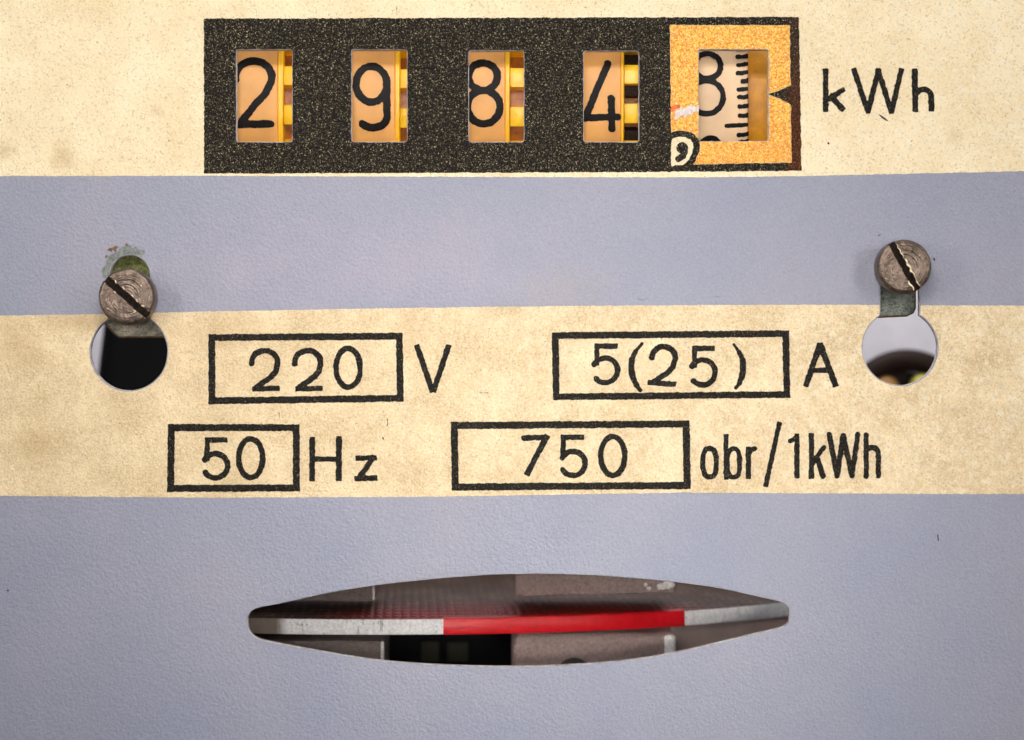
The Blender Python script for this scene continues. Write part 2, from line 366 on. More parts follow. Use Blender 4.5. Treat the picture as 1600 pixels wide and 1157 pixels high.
def sheet(name, loops, front, thick, mats, parent=None, label=None, bevel=0.0, res=1, centre=None):
    """filled, extruded, bevelled sheet whose front face stands at depth 'front' (pixels, + is away from the camera)"""
    cu = bpy.data.curves.new(name, 'CURVE'); cu.dimensions = '2D'; cu.fill_mode = 'BOTH'
    for lp in loops:
        s = cu.splines.new('POLY'); s.points.add(len(lp) - 1)
        s.points.foreach_set('co', [v for (x, y) in lp for v in (x - CX, CY - y, 0, 1)]); s.use_cyclic_u = True
    cu.extrude = max(thick / 2 - bevel, 0); cu.bevel_depth = bevel; cu.bevel_resolution = res; cu.offset = -bevel
    tmp = bpy.data.objects.new(name, cu); C.objects.link(tmp)
    dg = bpy.context.evaluated_depsgraph_get()
    me = bpy.data.meshes.new_from_object(tmp.evaluated_get(dg)); bpy.data.objects.remove(tmp); bpy.data.curves.remove(cu)
    n = len(me.vertices); v = np.empty(n * 3); me.vertices.foreach_get('co', v); v = v.reshape(-1, 3)
    w = np.stack([v[:, 0] * S, (front + thick / 2 - v[:, 2]) * S, v[:, 1] * S], 1)
    c = Vector((0, 0, 0))
    if centre is None and len(w): c = Vector(((w[:, 0].min() + w[:, 0].max()) / 2, front * S, (w[:, 2].min() + w[:, 2].max()) / 2))
    elif centre is not None: c = centre
    w -= np.array(c); me.vertices.foreach_set('co', w.ravel()); me.update(); me.materials.clear(); me.name = name
    o = link(name, me, parent, label, mats); o.location = c
    if parent is not None: o.matrix_parent_inverse = parent.matrix_world.inverted()
    if len(mats) > 1:
        me.polygons.foreach_set('material_index', [0 if abs(p.normal.y) > .95 else 1 for p in me.polygons])
    for p in me.polygons: p.use_smooth = False
    return o
def child(o, parent):
    bpy.context.view_layer.update()
    o.parent = parent; o.matrix_parent_inverse = parent.matrix_world.inverted(); return o

# ------------------------------------------------------------------ faceplate
WIN = [(369.5, 78, 456.5, 222), (549.5, 78, 636, 222), (732.6, 79.5, 818.5, 222), (912, 80, 998, 222), (1092, 78, 1200.5, 221)]
LENS = catmull([(387, 972), (389, 960), (401, 951), (440, 943), (510, 927.5), (583, 915.6), (690, 904), (800, 897.3), (900, 898.2), (997, 904.2), (1109, 917), (1190, 934), (1221, 941.5), (1231.5, 950), (1233, 963),
                (1225, 979), (1166, 994), (1109, 1007.8), (1053, 1020.5), (985, 1031.5), (900, 1038.7), (800, 1041.8), (690, 1039.5), (595, 1032.5), (510, 1019.5), (434, 1005.5), (402, 997.5), (390, 986)], 6)
def hole_sdf(x, y):
    d = np.full(x.shape, 1e9)
    for a, b, c, e in WIN: d = np.minimum(d, s_rbox(x, y, a, b, c, e, 3.5))
    d = d + .5 * vn(x, y, 5, 3)
    d = np.minimum(d, np.hypot(x - 201.5, y - 550.2) - 60); d = np.minimum(d, s_cap(x, y, 203, 430, 203, 540, 62))
    d = np.minimum(d, np.hypot(x - 1406.4, y - 543.6) - 58.4); d = np.minimum(d, s_cap(x, y, 1406, 418, 1406, 520, 60.5))
    d = d + .5 * vn(x, y, 9, 8)
    m = (y > 880) & (y < 1060) & (x > 370) & (x < 1250)
    if m.any():
        dl = s_fill(x[m], y[m], LENS); d[m] = np.minimum(d[m], dl)
    return d
PX0, PX1, PY0, PY1 = -70, 1670, -60, 1230
def holes_only():
    out = []
    for bb in ([a - 6, b - 6, c + 6, e + 6] for a, b, c, e in WIN): out += contours(hole_sdf, bb, 1.2)
    out += contours(hole_sdf, [120, 380, 290, 630], 1.2) + contours(hole_sdf, [1330, 350, 1485, 620], 1.2)
    out += contours(hole_sdf, [378, 888, 1242, 1050], 1.5)
    return [list(reversed(l)) for l in out]
outer = [(PX0, PY0), (PX1, PY0), (PX1, PY1), (PX0, PY1)]
def area2(l): return sum(l[i][0] * l[(i + 1) % len(l)][1] - l[(i + 1) % len(l)][0] * l[i][1] for i in range(len(l)))
hl = holes_only()
if area2(outer) * area2(hl[0]) > 0: outer.reverse()
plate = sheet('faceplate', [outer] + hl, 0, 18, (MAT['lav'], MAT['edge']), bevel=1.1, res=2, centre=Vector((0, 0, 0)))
thing(plate, 'lavender grey enamelled plate with cream bands, black lettering and a lens shaped opening', 'meter faceplate')
bpy.context.view_layer.update()

def pl(x, pts): return np.interp(x, [p[0] for p in pts], [p[1] for p in pts])
B1 = [(-100, 275), (0, 275.4), (330, 275), (520, 276), (800, 277), (1100, 277.5), (1250, 275.5), (1440, 271.5), (1600, 268), (1700, 267)]
T2 = [(-100, 494), (0, 493.5), (100, 492.3), (320, 487.2), (650, 481.3), (900, 478.3), (1150, 477), (1310, 476.5), (1450, 477.5), (1700, 478)]
B2 = [(-100, 774), (0, 775), (330, 778), (620, 776.8), (700, 776), (1060, 770), (1430, 772), (1700, 772.5)]
def f_up(x, y):
    d = np.maximum(y - pl(x, B1) + rough(x, y, .55, 3), PY0 + 3 - y); d = np.maximum(d, np.maximum(PX0 + 3 - x, x - PX1 + 3))
    return np.maximum(d, 2.2 - hole_sdf(x, y))
def f_lo(x, y):
    d = np.maximum(pl(x, T2) - y, y - pl(x, B2)) + rough(x, y, .55, 4); d = np.maximum(d, np.maximum(PX0 + 3 - x, x - PX1 + 3))
    return np.maximum(d, 1.7 - hole_sdf(x, y) + .8 * vn(x, y, 7, 2))
sheet('cream_band', contours(f_up, [PX0, PY0, PX1, 285], 1.6), -0.5, 0.6, (MAT['cream'],), plate, 'upper cream band behind the counter windows')
sheet('cream_band', contours(f_lo, [PX0, 470, PX1, 784], 1.6), -0.5, 0.6, (MAT['cream'],), plate, 'lower cream band carrying the ratings')

# black counter panel, with the orange frame left open in it
OR = [(1046.8, 39.5), (1234, 39.8), (1237, 254.3), (1048.8, 258.5)]
BADGE = catmull([(1048.6, 224), (1052, 217), (1061, 214.6), (1071, 215), (1079, 219), (1083.4, 226), (1082.5, 236), (1078, 247), (1071, 255), (1066, 258.4), (1056, 258.6), (1048.6, 258.4), (1048.4, 240)], 5)
PTR = [(1240, 131), (1232, 134.5), (1218, 141.5), (1201.5, 147.5), (1217, 154), (1232, 161.5), (1240, 166)]
def f_orange(x, y):
    d = s_fill(x, y, OR)
    d = np.maximum(d, -s_fill(x, y, PTR)); d = np.maximum(d, 9.8 - s_fill(x, y, BADGE))
    d = np.maximum(d, -((x - 1088) * 1.0) * 0 - 1e3)
    return d
def f_panel(x, y):
    d = s_fill(x, y, [(318.7, 29.8), (1248, 26.8), (1252.3, 267), (1100, 268.5), (700, 270.5), (319, 271.5)])
    d = np.maximum(d, -np.minimum(f_orange(x, y), np.maximum(s_fill(x, y, BADGE), -1e3)))
    d = d + rough(x, y, .8, 11)
    return np.maximum(d, 0.9 - hole_sdf(x, y) + .8 * vn(x, y, 6, 5))
def f_or2(x, y):
    return np.maximum(f_orange(x, y) + .5 - rough(x, y, .8, 11), 0.9 - hole_sdf(x, y) + .6 * vn(x, y, 6, 5))
sheet('counter_panel', contours(f_panel, [310, 20, 1262, 280], 1.3), -1.1, 0.6, (MAT['panel'],), plate, 'sparkling black printed panel round the number windows')
sheet('orange_frame', contours(f_or2, [1040, 30, 1242, 264], 1.3), -1.2, 0.6, (MAT['orange'],), plate, 'orange printed frame round the last number window')
sheet('comma_mark', contours(lambda x, y: np.minimum(np.hypot((x - 1066) / 1.0, y - 231.5) - 9.2, s_poly(x, y, [(1070, 236), (1067, 244), (1060.5, 248.5)], 10.5)) + rough(x, y, .7, 8), [1048, 214, 1086, 260], .9),
      -1.1, .6, (MAT['panel'],), plate, 'black comma on a cream drop')
sheet('bare_chip', contours(lambda x, y: s_poly(x, y, [(1058, 180), (1066, 174), (1072, 176), (1080, 172), (1090, 171)], 11) + 2.5 * rough(x, y, 1.3, 21), [1046, 160, 1091, 192], .9), -1.9, .6, (MAT['white'],), plate, 'white chip in the orange print')
sheet('red_smear', contours(lambda x, y: s_poly(x, y, [(1050, 172), (1054, 168.5), (1060, 167)], 6.5) + 1.5 * rough(x, y, 1, 22), [1046, 160, 1070, 182], .9), -2.0, .6, (MAT['redspot'],), plate)

# lettering and frames
GL = []
def G(kind, label, *prims): GL.append((kind, label, prims))
B = lambda *a: ('bar', a); K = lambda *a: ('cap', a); P = lambda pts, w: ('poly', (pts, w)); E = lambda *a: ('ell', a)
def frame(label, tl, tr, br, bl, w): GL.append(('printed_frame', label, [('frame', (tl, tr, br, bl, w))]))
def two(x0, y0, w=9.0):   # x0,y0 = centre of top bowl
    a = arc(x0, y0, 20.3, 18.5, 186, -8, 20)
    return (P(a, w), P([a[-1], (x0 + 17.5, y0 + 14), (x0 + 10, y0 + 22.5), (x0 - 14, y0 + 40)], w), P([(x0 - 14, y0 + 40), (x0 - 4, y0 + 32)], w), B(x0 - 19.5, y0 + 41, x0 + 23.6, y0 + 40.4, w * .93))
def zero(x, y): return (E(x, y, 18.8, 30.2, 8.9),)
def five(xl, yt, xr, cx, cy, r, sx, sy, w=8.8):
    a0 = math.degrees(math.atan2(cy - sy, sx - cx)) % 360
    a = arc(cx, cy, r, r, 152, 152 - (152 + 360 - a0) , 26)
    return (B(xl - 4, yt, xr, yt, w * .95), B(xl, yt - 2, xl - .6, cy - r * .38, w * .9), P(a, w))
frame('frame round 220', (325.9, 522.6), (629.2, 520.3), (631, 627.8), (326, 632), 10.6)
G('printed_digit', 'first 2 of 220', *two(413.6, 566.8)); G('printed_digit', 'second 2 of 220', *two(480.8, 566.8)); G('printed_digit', '0 of 220', *zero(544, 575))
G('printed_letter', 'V', B(650.5, 538.5, 676.3, 613, 8.8), B(701.5, 539, 677, 613, 8.8))
frame('frame round 5(25)', (862, 519.5), (1232.7, 516.5), (1234.8, 622), (864.2, 625.6), 10.3)
G('printed_digit', '5 before the bracket', *five(933, 541.3, 965, 945.5, 579, 19.4, 929.5, 594))
G('printed_bracket', 'opening bracket', P([(1003, 537), (993, 549), (987.3, 562), (986.3, 575), (988.5, 590), (994, 602), (1000.5, 610.5)], [4, 6.5, 9, 10.5, 10, 8, 5, 3.5]))
a2 = arc(1037, 560, 18.5, 18, 176, -4, 18)
G('printed_digit', '2 in the brackets', P(a2, 9.2), P([a2[-1], (1051, 574), (1044, 582), (1020, 598)], 9), B(1012, 598, 1056.6, 600.8, 8.4))
G('printed_digit', '5 in the brackets', *five(1085.5, 544.6, 1117, 1097.8, 582.2, 19.6, 1081.5, 597))
G('printed_bracket', 'closing bracket', P([(1147, 539), (1155, 550), (1160, 562), (1161.3, 575), (1159.5, 588), (1155, 599), (1149.5, 606.5)], [4, 6.5, 9, 10.2, 9, 7, 4, 3]))
G('printed_letter', 'A', B(1282, 536.5, 1258.5, 604.5, 9), B(1280.8, 536.5, 1306.5, 604.5, 9.4), B(1268, 578.8, 1298, 578.6, 8))
frame('frame round 50', (262.7, 663), (468.2, 663.2), (468.6, 768), (261, 769), 10.8)
G('printed_digit', '5 of 50', *five(324, 687.8, 355.6, 336.8, 728, 19, 319.5, 739.5)); G('printed_digit', '0 of 50', *zero(391.8, 716.3))
G('printed_letter', 'H', B(488, 682.3, 487.6, 752.4, 9.2), B(529.8, 681.5, 529.4, 751.8, 9.2), B(490, 717.8, 528, 717.3, 8))
G('printed_letter', 'z', B(555.5, 716.2, 589, 715.6, 8.2), B(585, 713, 559, 750, 9), B(553.5, 748.2, 589.6, 747, 8.2))
frame('frame round 750', (704.3, 659.8), (1077.4, 657.2), (1079.2, 764.3), (706, 766.8), 11)
G('printed_digit', '7', K(818.5, 684.6, 853, 683.6, 8.8), B(855.5, 680, 822.6, 743, 8.9)); G('printed_digit', '5 of 750', *five(880.2, 683.5, 912.6, 895.4, 724.6, 18.9, 877.5, 735.5)); G('printed_digit', '0 of 750', *zero(957.6, 712.8))
G('printed_letter', 'o', E(1108.6, 723.3, 10.6, 22.2, 8.1, 2.6))
G('printed_letter', 'b of obr', B(1134.3, 678.5, 1134.6, 750, 7.6), E(1146, 723.8, 9.6, 22.2, 7.8, 2.7))
G('printed_letter', 'r', B(1169.3, 698, 1169.3, 749, 8), P([(1170, 709), (1173.5, 703.5), (1179.5, 701)], 7.6))
G('printed_slash', 'slash between obr and 1', B(1218.3, 659.5, 1196, 761, 7.4))
G('printed_digit', '1', B(1245.2, 677.5, 1245.2, 748, 8), P([(1245, 682), (1241, 686.5), (1235, 689.3)], 7.5))
G('printed_letter', 'k of the lower kWh', B(1267.6, 677, 1267.8, 748.6, 8), P([(1287, 699.5), (1279, 710), (1269, 726)], 7.4), P([(1276.5, 716), (1286, 744.5)], 8))
G('printed_letter', 'W of the lower kWh', K(1295.6, 679, 1308, 744, 8.6), K(1308, 744, 1317.4, 680.5, 8.4), K(1317.4, 680.5, 1331, 743.5, 8.4), K(1331, 743.5, 1340.3, 679, 8.2))
G('printed_letter', 'h of the lower kWh', K(1353.2, 680, 1353.6, 745, 8.2), P(arc(1362.5, 709, 9.8, 9.6, 165, 0, 10) + [(1372.6, 744.5)], 8))
G('printed_letter', 'k of the upper kWh', B(1289.6, 107.6, 1290.4, 175.4, 8.6), B(1319.5, 139.5, 1292, 157, 8), B(1296, 149, 1319, 173.2, 9))
G('printed_letter', 'W of the upper kWh', B(1333.4, 107, 1356.8, 177.5, 8.4), B(1373.2, 107.6, 1355.2, 177.5, 8.4), B(1371.2, 107.6, 1393.4, 177.5, 8.4), B(1409, 107, 1392, 177.5, 8.4))
G('printed_letter', 'h of the upper kWh', B(1429, 107.5, 1430, 175, 9), P([(1431, 147)] + arc(1443, 150.5, 11.8, 10.5, 140, 0, 12), 8.4), B(1454.9, 148, 1455.3, 174.8, 8.8))
def ev(prims, x, y):
    r = None
    for t, a in prims:
        if t == 'bar': d = s_bar(x, y, *a)
        elif t == 'cap': d = s_cap(x, y, *a)
        elif t == 'poly': d = s_poly(x, y, *a)
        elif t == 'ell': d = s_ell(x, y, *a)
        else:
            tl, tr, br, bl, w = a; g = s_fill(x, y, [tl, tr, br, bl]); d = np.maximum(g, -(g + w))
        r = d if r is None else np.minimum(r, d)
    return r
def bbox(prims):
    xs = []; ys = []
    for t, a in prims:
        if t in ('bar', 'cap'): xs += [a[0], a[2]]; ys += [a[1], a[3]]
        elif t == 'poly': xs += [p[0] for p in a[0]]; ys += [p[1] for p in a[0]]
        elif t == 'ell': xs += [a[0] - a[2], a[0] + a[2]]; ys += [a[1] - a[3], a[1] + a[3]]
        else: xs += [p[0] for p in a[:4]]; ys += [p[1] for p in a[:4]]
    return [min(xs) - 8, min(ys) - 8, max(xs) + 8, max(ys) + 8]
for i, (kind, label, prims) in enumerate(GL):
    f = lambda x, y: ev(prims, x, y) + rough(x, y, .72, 30 + i) - .1
    sheet(kind, contours(f, bbox(prims), 1.0), -1.1, 0.6, (MAT['ink'],), plate, label)

# worn enamel and rust over the left slot
def f_wear(x, y):
    r = np.hypot(x - 203, y - 429)
    d = np.abs(r - 37) - 6
    d = np.maximum(d, (x - 218) * .5 + (y - 400) * .3 - 4) ; d = np.maximum(d, y - 436)
    d = d + 5.5 * vn(x, y, 10, 41) + 4 * vn(x, y, 4, 42)
    return np.maximum(d, 1.4 - hole_sdf(x, y))
sheet('worn_patch', contours(f_wear, [145, 372, 245, 445], 1.0), -.5, .6, (MAT['bare'],), plate, 'grey green worn enamel above the left slot')
sheet('rust_spot', contours(lambda x, y: np.minimum(np.hypot((x - 174) * .6, y - 390) - 4, np.minimum(np.hypot(x - 165, y - 402) - 3, np.hypot(x - 198, y - 384) - 2)) + 3 * rough(x, y, 1, 44), [155, 375, 210, 412], .9), -1.1, .5, (MAT['rust'],), plate)
for x, y, w, h, sd in ((1004, 468, 9, 2.2, 3), (1122, 463, 5, 2, 4)):     # little blisters in the enamel
    bm = bmesh.new(); bmesh.ops.create_uvsphere(bm, u_segments=14, v_segments=8, radius=1)
    for v in bm.verts: v.co = Vector((v.co.x * w * S, v.co.y * 1.6 * S, (v.co.z * h - .03 * (v.co.x * w) ** 2 * -1) * S))
    me = bpy.data.meshes.new('paint_blister'); bm.to_mesh(me); bm.free()
    for p in me.polygons: p.use_smooth = True
    o = link('paint_blister', me, None, None, (MAT['lav'],)); o.location = W(x, y, 0); child(o, plate)

for k, (pts, w) in enumerate(((((620, 13), (620.5, 24)), 1.1), (((605, 655), (606, 666)), 1.6), (((436, 645), (437, 653)), 1.2), (((744, 614), (764, 614.4)), 1.1),
        (((12, 922.5), (13, 923)), 2.2), (((598, 684), (599, 687)), 1.6), (((1294, 224), (1295, 225)), 2.6), (((1372, 369), (1376, 366)), 1.3), (((1459, 404), (1460, 407)), 1.8), (((1465, 836), (1466, 845)), 1.0))):
    sheet('dark_mark', contours(lambda x, y: s_poly(x, y, list(pts), w) + rough(x, y, .5, 100 + k), [min(p[0] for p in pts) - 5, min(p[1] for p in pts) - 5, max(p[0] for p in pts) + 5, max(p[1] for p in pts) + 5], .6), -1.1, .4, (MAT['grime_shade'],), plate)

# ------------------------------------------------------------------ mesh helpers
def finish(bm, name, mats, loc=(0, 0, 0), parent=None, label=None, smooth=40):
    bmesh.ops.recalc_face_normals(bm, faces=bm.faces)
    me = bpy.data.meshes.new(name); bm.to_mesh(me); bm.free()
    for p in me.polygons: p.use_smooth = bool(smooth)
    if smooth: me.set_sharp_from_angle(angle=math.radians(smooth))
    o = link(name, me, None, label, mats); o.location = loc
    if parent is not None: child(o, parent)
    return o
def lathe_x(prof, n=96):         # (x, r) px profile about the X axis
    bm = bmesh.new(); rings = []
    for x, r in prof:
        rings.append([bm.verts.new((x * S, r * S * math.cos(t), r * S * math.sin(t))) for t in np.linspace(0, 2 * math.pi, n, endpoint=False)])
    for a, b in zip(rings, rings[1:]):
        for i in range(n): bm.faces.new((a[i], a[(i + 1) % n], b[(i + 1) % n], b[i]))
    bm.faces.new(rings[0]); bm.faces.new(rings[-1]); return bm
def box(x0, x1, y0, y1, z0, z1, bev=0, seg=2, jit=0):
    bm = bmesh.new(); bmesh.ops.create_cube(bm, size=1)
    for v in bm.verts: v.co = Vector(((x0 + x1) / 2 + v.co.x * (x1 - x0), (y0 + y1) / 2 + v.co.y * (y1 - y0), (z0 + z1) / 2 + v.co.z * (z1 - z0)))
    if bev: bmesh.ops.bevel(bm, geom=list(bm.edges), offset=bev, segments=seg, affect='EDGES', profile=.6)
    for v in bm.verts: v.co *= S
    return bm

# ------------------------------------------------------------------ number wheels
RD, DF = 203.0, 44.0
ZA = (CY - 150) * (1 + DF / DC)
def on_drum(x, y, R=RD, lift=0.7, front=DF):
    Rr = R + lift; d = front
    for _ in range(6):
        z = (CY - y) * (1 + d / DC) - ZA
        z = max(-Rr * .98, min(Rr * .98, z)); d = front + R - math.sqrt(Rr * Rr - z * z)
    k = 1 + d / DC
    return Vector(((x - CX) * k * S, d * S, (CY - y) * k * S))
def wrap_print(name, f, bb, mat, parent, label=None, step=1.3, R=RD):
    xs, ys, F = grid(f, bb, step); vid = {}; verts = []; faces = []
    def key(k, x, y):
        if k not in vid: vid[k] = len(verts); verts.append(on_drum(x, y, R))
        return vid[k]
    I = F < 0
    for i in range(len(ys) - 1):
        for j in range(len(xs) - 1):
            c = [(i, j), (i, j + 1), (i + 1, j + 1), (i + 1, j)]; s = [I[q] for q in c]
            if not any(s): continue
            e = [(0, i, j), (1, i, j + 1), (0, i + 1, j), (1, i, j)]; poly = []
            for k in range(4):
                a, b = c[k], c[(k + 1) % 4]
                if s[k]: poly.append(key(('c',) + a, xs[a[1]], ys[a[0]]))
                if s[k] != s[(k + 1) % 4]:
                    u = F[a] / (F[a] - F[b]); poly.append(key(e[k], xs[a[1]] + u * (xs[b[1]] - xs[a[1]]), ys[a[0]] + u * (ys[b[0]] - ys[a[0]])))
            if len(poly) > 2: faces.append(poly[::-1])
    if not verts: return
    c = sum(verts, Vector()) / len(verts)
    me = bpy.data.meshes.new(name); me.from_pydata([v - c for v in verts], [], faces); me.update()
    for p in me.polygons: p.use_smooth = True
    o = link(name, me, None, label, (mat,)); o.location = c; child(o, parent); return o
NUM = {
 0: ('2', [P(arc(396.5, 121.5, 28.5, 26, 188, -20, 22), 12), P([(423, 130), (414, 147), (400, 162), (378, 190)], 12), K(374, 194.5, 423, 194, 12)]),
 1: ('9', [E(580.5, 131.8, 24, 28, 11.8), P([(604, 132), (604.5, 160), (605, 180)] + arc(583, 182, 22, 18, 0, -140, 14), 12)]),
 2: ('8', [E(754.7, 120, 22.5, 21.3, 11.6), E(755.8, 167.3, 25.5, 26.3, 12)]),
 3: ('4', [K(949.5, 100, 917, 178, 11.5), K(910, 185, 965, 183, 11), K(955, 154, 956.4, 201.5, 11.5)]),
 4: ('8', [E(1105.3, 103.5, 20.7, 19.5, 9), E(1104, 152, 26, 26, 9)])}
FL = [(434, 443), (617.5, 625), (789.5, 797), (970.5, 975.5), (1169, 1174)]
TC = [118, 123, 121, 116]
LBL = ['number wheel showing 2 in the leftmost window', 'number wheel showing 9 in the second window', 'number wheel showing 8 in the middle window', 'number wheel showing 4 in the window left of the orange frame', 'pale number wheel with 8 and fine graduation marks inside the orange frame']
KD = 1 + DF / DC
tooth_me = None
for i in range(5):
    a, b, c, e = WIN[i]; fx0, fx1 = FL[i]
    Xl = (a - 22 - CX) * KD; X0 = (fx0 - CX) * KD; X1 = (fx1 - CX) * KD; Xr = (c + 26 - CX) * KD
    ctr = Vector(((Xl + X0) / 2, DF + RD, ZA))
    root = empty('number_wheel', ctr * S, LBL[i], 'number wheel', 'number wheels of the counter')
    cx = ctr.x
    finish(lathe_x([(Xl - cx, 60), (Xl - cx, RD - 2), (Xl - cx + 2, RD), (X0 - cx - 1.5, RD), (X0 - cx, RD - 1.5), (X0 - cx, 60)], 160), 'drum', (MAT['drum2' if i == 4 else 'drum'],), ctr * S, root)
    dname, prims = NUM[i]
    wrap_print('numeral', lambda x, y: ev(prims, x, y) + rough(x, y, .75, 60 + i), [a - 12, 82 - 8 if i < 4 else 72, fx0, 214 if i < 4 else 190], MAT['digit'], root, 'black numeral ' + dname)
    if i < 4:
        finish(lathe_x([(X0 - cx, 60), (X0 - cx, RD + 1), (X0 - cx + 1.5, RD + 2.5), (X1 - cx - 1.5, RD + 2.5), (X1 - cx, RD + .5), (X1 - cx, 60)], 160), 'flange', (MAT['flange'],), ctr * S, root)
        RG = RD - 4; rr = RD - 26 if i < 3 else RD - 75
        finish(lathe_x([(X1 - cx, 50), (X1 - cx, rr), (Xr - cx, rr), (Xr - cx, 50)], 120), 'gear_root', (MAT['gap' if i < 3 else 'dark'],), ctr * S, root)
        d = DF + 4; z = (CY - TC[i]) * (1 + d / DC) - ZA; th0 = math.asin(z / RG)
        if tooth_me is None:
            tb = box(0, 40, -RG, -(RD - 78), -15.5, 15.5, 1.6, 2)
            bmesh.ops.recalc_face_normals(tb, faces=tb.faces)
            tooth_me = bpy.data.meshes.new('gear_tooth'); tb.to_mesh(tooth_me); tb.free(); tooth_me.materials.append(MAT['tooth'])
            for p in tooth_me.polygons: p.use_smooth = True
            tooth_me.set_sharp_from_angle(angle=math.radians(35))
        for t in range(20):
            o = bpy.data.objects.new('gear_tooth', tooth_me); C.objects.link(o)
            o.location = Vector((X1, ctr.y, ctr.z)) * S; o.rotation_euler = (-th0 + t * math.radians(18), 0, 0)
            o.parent = root; o.matrix_parent_inverse = Matrix.Translation(-ctr * S)
        if i == 3:    # brown fillers and added dark blocks standing in for the gaps' shade
            for yy, hh, mm in ((156, 7.5, 'gap'), (200, 7.5, 'gap'), (91, 11, 'grime_shade'), (214, 8, 'grime_shade'), (140, 8.5, 'grime_shade')):
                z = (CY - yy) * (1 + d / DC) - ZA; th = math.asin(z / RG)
                o = finish(box(0, 36, -(RD - (40 if mm == 'gap' else 14)), -(RD - 70), -hh, hh, 1), 'gap_filler', (MAT[mm],), Vector((X1, ctr.y, ctr.z)) * S)
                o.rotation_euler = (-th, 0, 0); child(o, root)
    else:
        finish(lathe_x([(X0 - cx, 60), (X0 - cx, RD - 34), (Xr - cx, RD - 34), (Xr - cx, 60)], 160), 'side_hub', (MAT['gold'],), ctr * S, root, 'ochre hub beside the graduations')
        wrap_print('numeral', lambda x, y: E and s_ell(x, y, 1110, 243, 20, 27, 9) + rough(x, y, .75, 71), [1080, 206, 1145, 232], MAT['digit'], root, 'top of the next black numeral')
        for k, (yy, xl) in enumerate(((75.5, 1151), (88.7, 1150), (100.8, 1151), (114, 1150), (126, 1158), (139.5, 1151), (151.6, 1152.5), (166, 1153), (180.7, 1153.5), (196.2, 1132.5), (210.5, 1152), (222, 1153))):
            ww = 6.4 if k != 4 else 7; jx = random.uniform(-1, 1)
            wrap_print('graduation_mark', lambda x, y: s_poly(x, y, [(xl + 2.5, yy + 1 + jx * .6), (xl + 9, yy + .6), (1170.5, yy - 1.2)], ww) + rough(x, y, .8, 80 + k) - .2, [xl - 4, yy - 7, 1169, yy + 7], MAT['digit'], root, step=1.1)

# ------------------------------------------------------------------ screws
def make_screw(face, r, slot_a, slot_w, label):
    H = 50.0; c = W(face[0], face[1], -H)
    base = Vector((c.x, 0, c.z))
    root = empty('screw', base, label, 'screw', 'slotted screws holding the plate')
    bm = bmesh.new(); n = 96; rings = []
    prof = [(0.6, -H - .2), (r * .3, -H), (r * .6, -H), (r - 6, -H + .2), (r - 3, -H + 1.0), (r - .9, -H + 3.4), (r, -H + 6), (r + .4, -12), (r - .5, -3), (r - 3, -1.0), (4, -1.0)]
    for k, (rr, d) in enumerate(prof):
        rings.append([bm.verts.new(((rr + (random.uniform(-.35, .35) if 3 < k < 10 else 0)) * S * math.cos(t), d * S, (rr) * S * math.sin(t))) for t in np.linspace(0, 2 * math.pi, n, endpoint=False)])
    for a, b in zip(rings, rings[1:]):
        for i in range(n): bm.faces.new((a[i], a[(i + 1) % n], b[(i + 1) % n], b[i]))
    bm.faces.new(rings[0]); bm.faces.new(rings[-1])
    head = finish(bm, 'head', (MAT['screw'], MAT['grime_shade']), base, None)
    # cut the slot
    cb = bmesh.new(); N = 26; L = r * 1.3
    ups = []; dns = []
    for s in (-1, 1):
        row = []
        for q in range(N + 1):
            x = -L + 2 * L * q / N; row.append((x, s * (slot_w / 2 + random.uniform(-.7, .7))))
        ups.append([cb.verts.new((x * S, (-H - 8) * S, z * S)) for x, z in row]); dns.append([cb.verts.new((x * S, (-H + 15 + random.uniform(-1, 1)) * S, z * .86 * S)) for x, z in row])
    for q in range(N):
        cb.faces.new((ups[0][q], ups[0][q + 1], ups[1][q + 1], ups[1][q])); cb.faces.new((dns[0][q], dns[1][q], dns[1][q + 1], dns[0][q + 1]))
        for k in (0, 1): cb.faces.new((ups[k][q], dns[k][q], dns[k][q + 1], ups[k][q + 1]))
    for q in (0, N): cb.faces.new((ups[0][q], ups[1][q], dns[1][q], dns[0][q]))
    cut = finish(cb, 'cutter', (MAT['grime_shade'],), base, None, smooth=0); cut.rotation_euler = (0, math.radians(slot_a), 0)
    md = head.modifiers.new('slot', 'BOOLEAN'); md.operation = 'DIFFERENCE'; md.object = cut; md.solver = 'EXACT'; md.material_mode = 'TRANSFER'
    bpy.context.view_layer.update(); dg = bpy.context.evaluated_depsgraph_get()
    me = bpy.data.meshes.new_from_object(head.evaluated_get(dg)); head.modifiers.clear(); head.data = me; bpy.data.objects.remove(cut)
    me.set_sharp_from_angle(angle=math.radians(35))
    child(head, root)
    # shank
    sb = bmesh.new(); prof = [(4, -2), (20, -2), (20, 6)] + [(20 - (k % 2) * 2.5, 10 + k * 4) for k in range(26)] + [(4, 118)]; rs = []
    for rr, d in prof: rs.append([sb.verts.new((rr * S * math.cos(t), d * S, rr * S * math.sin(t))) for t in np.linspace(0, 2 * math.pi, 40, endpoint=False)])
    for a, b in zip(rs, rs[1:]):
        for i in range(40): sb.faces.new((a[i], a[(i + 1) % 40], b[(i + 1) % 40], b[i]))
    finish(sb, 'shank', (MAT['shank'],), base, root)
    return root, base, H
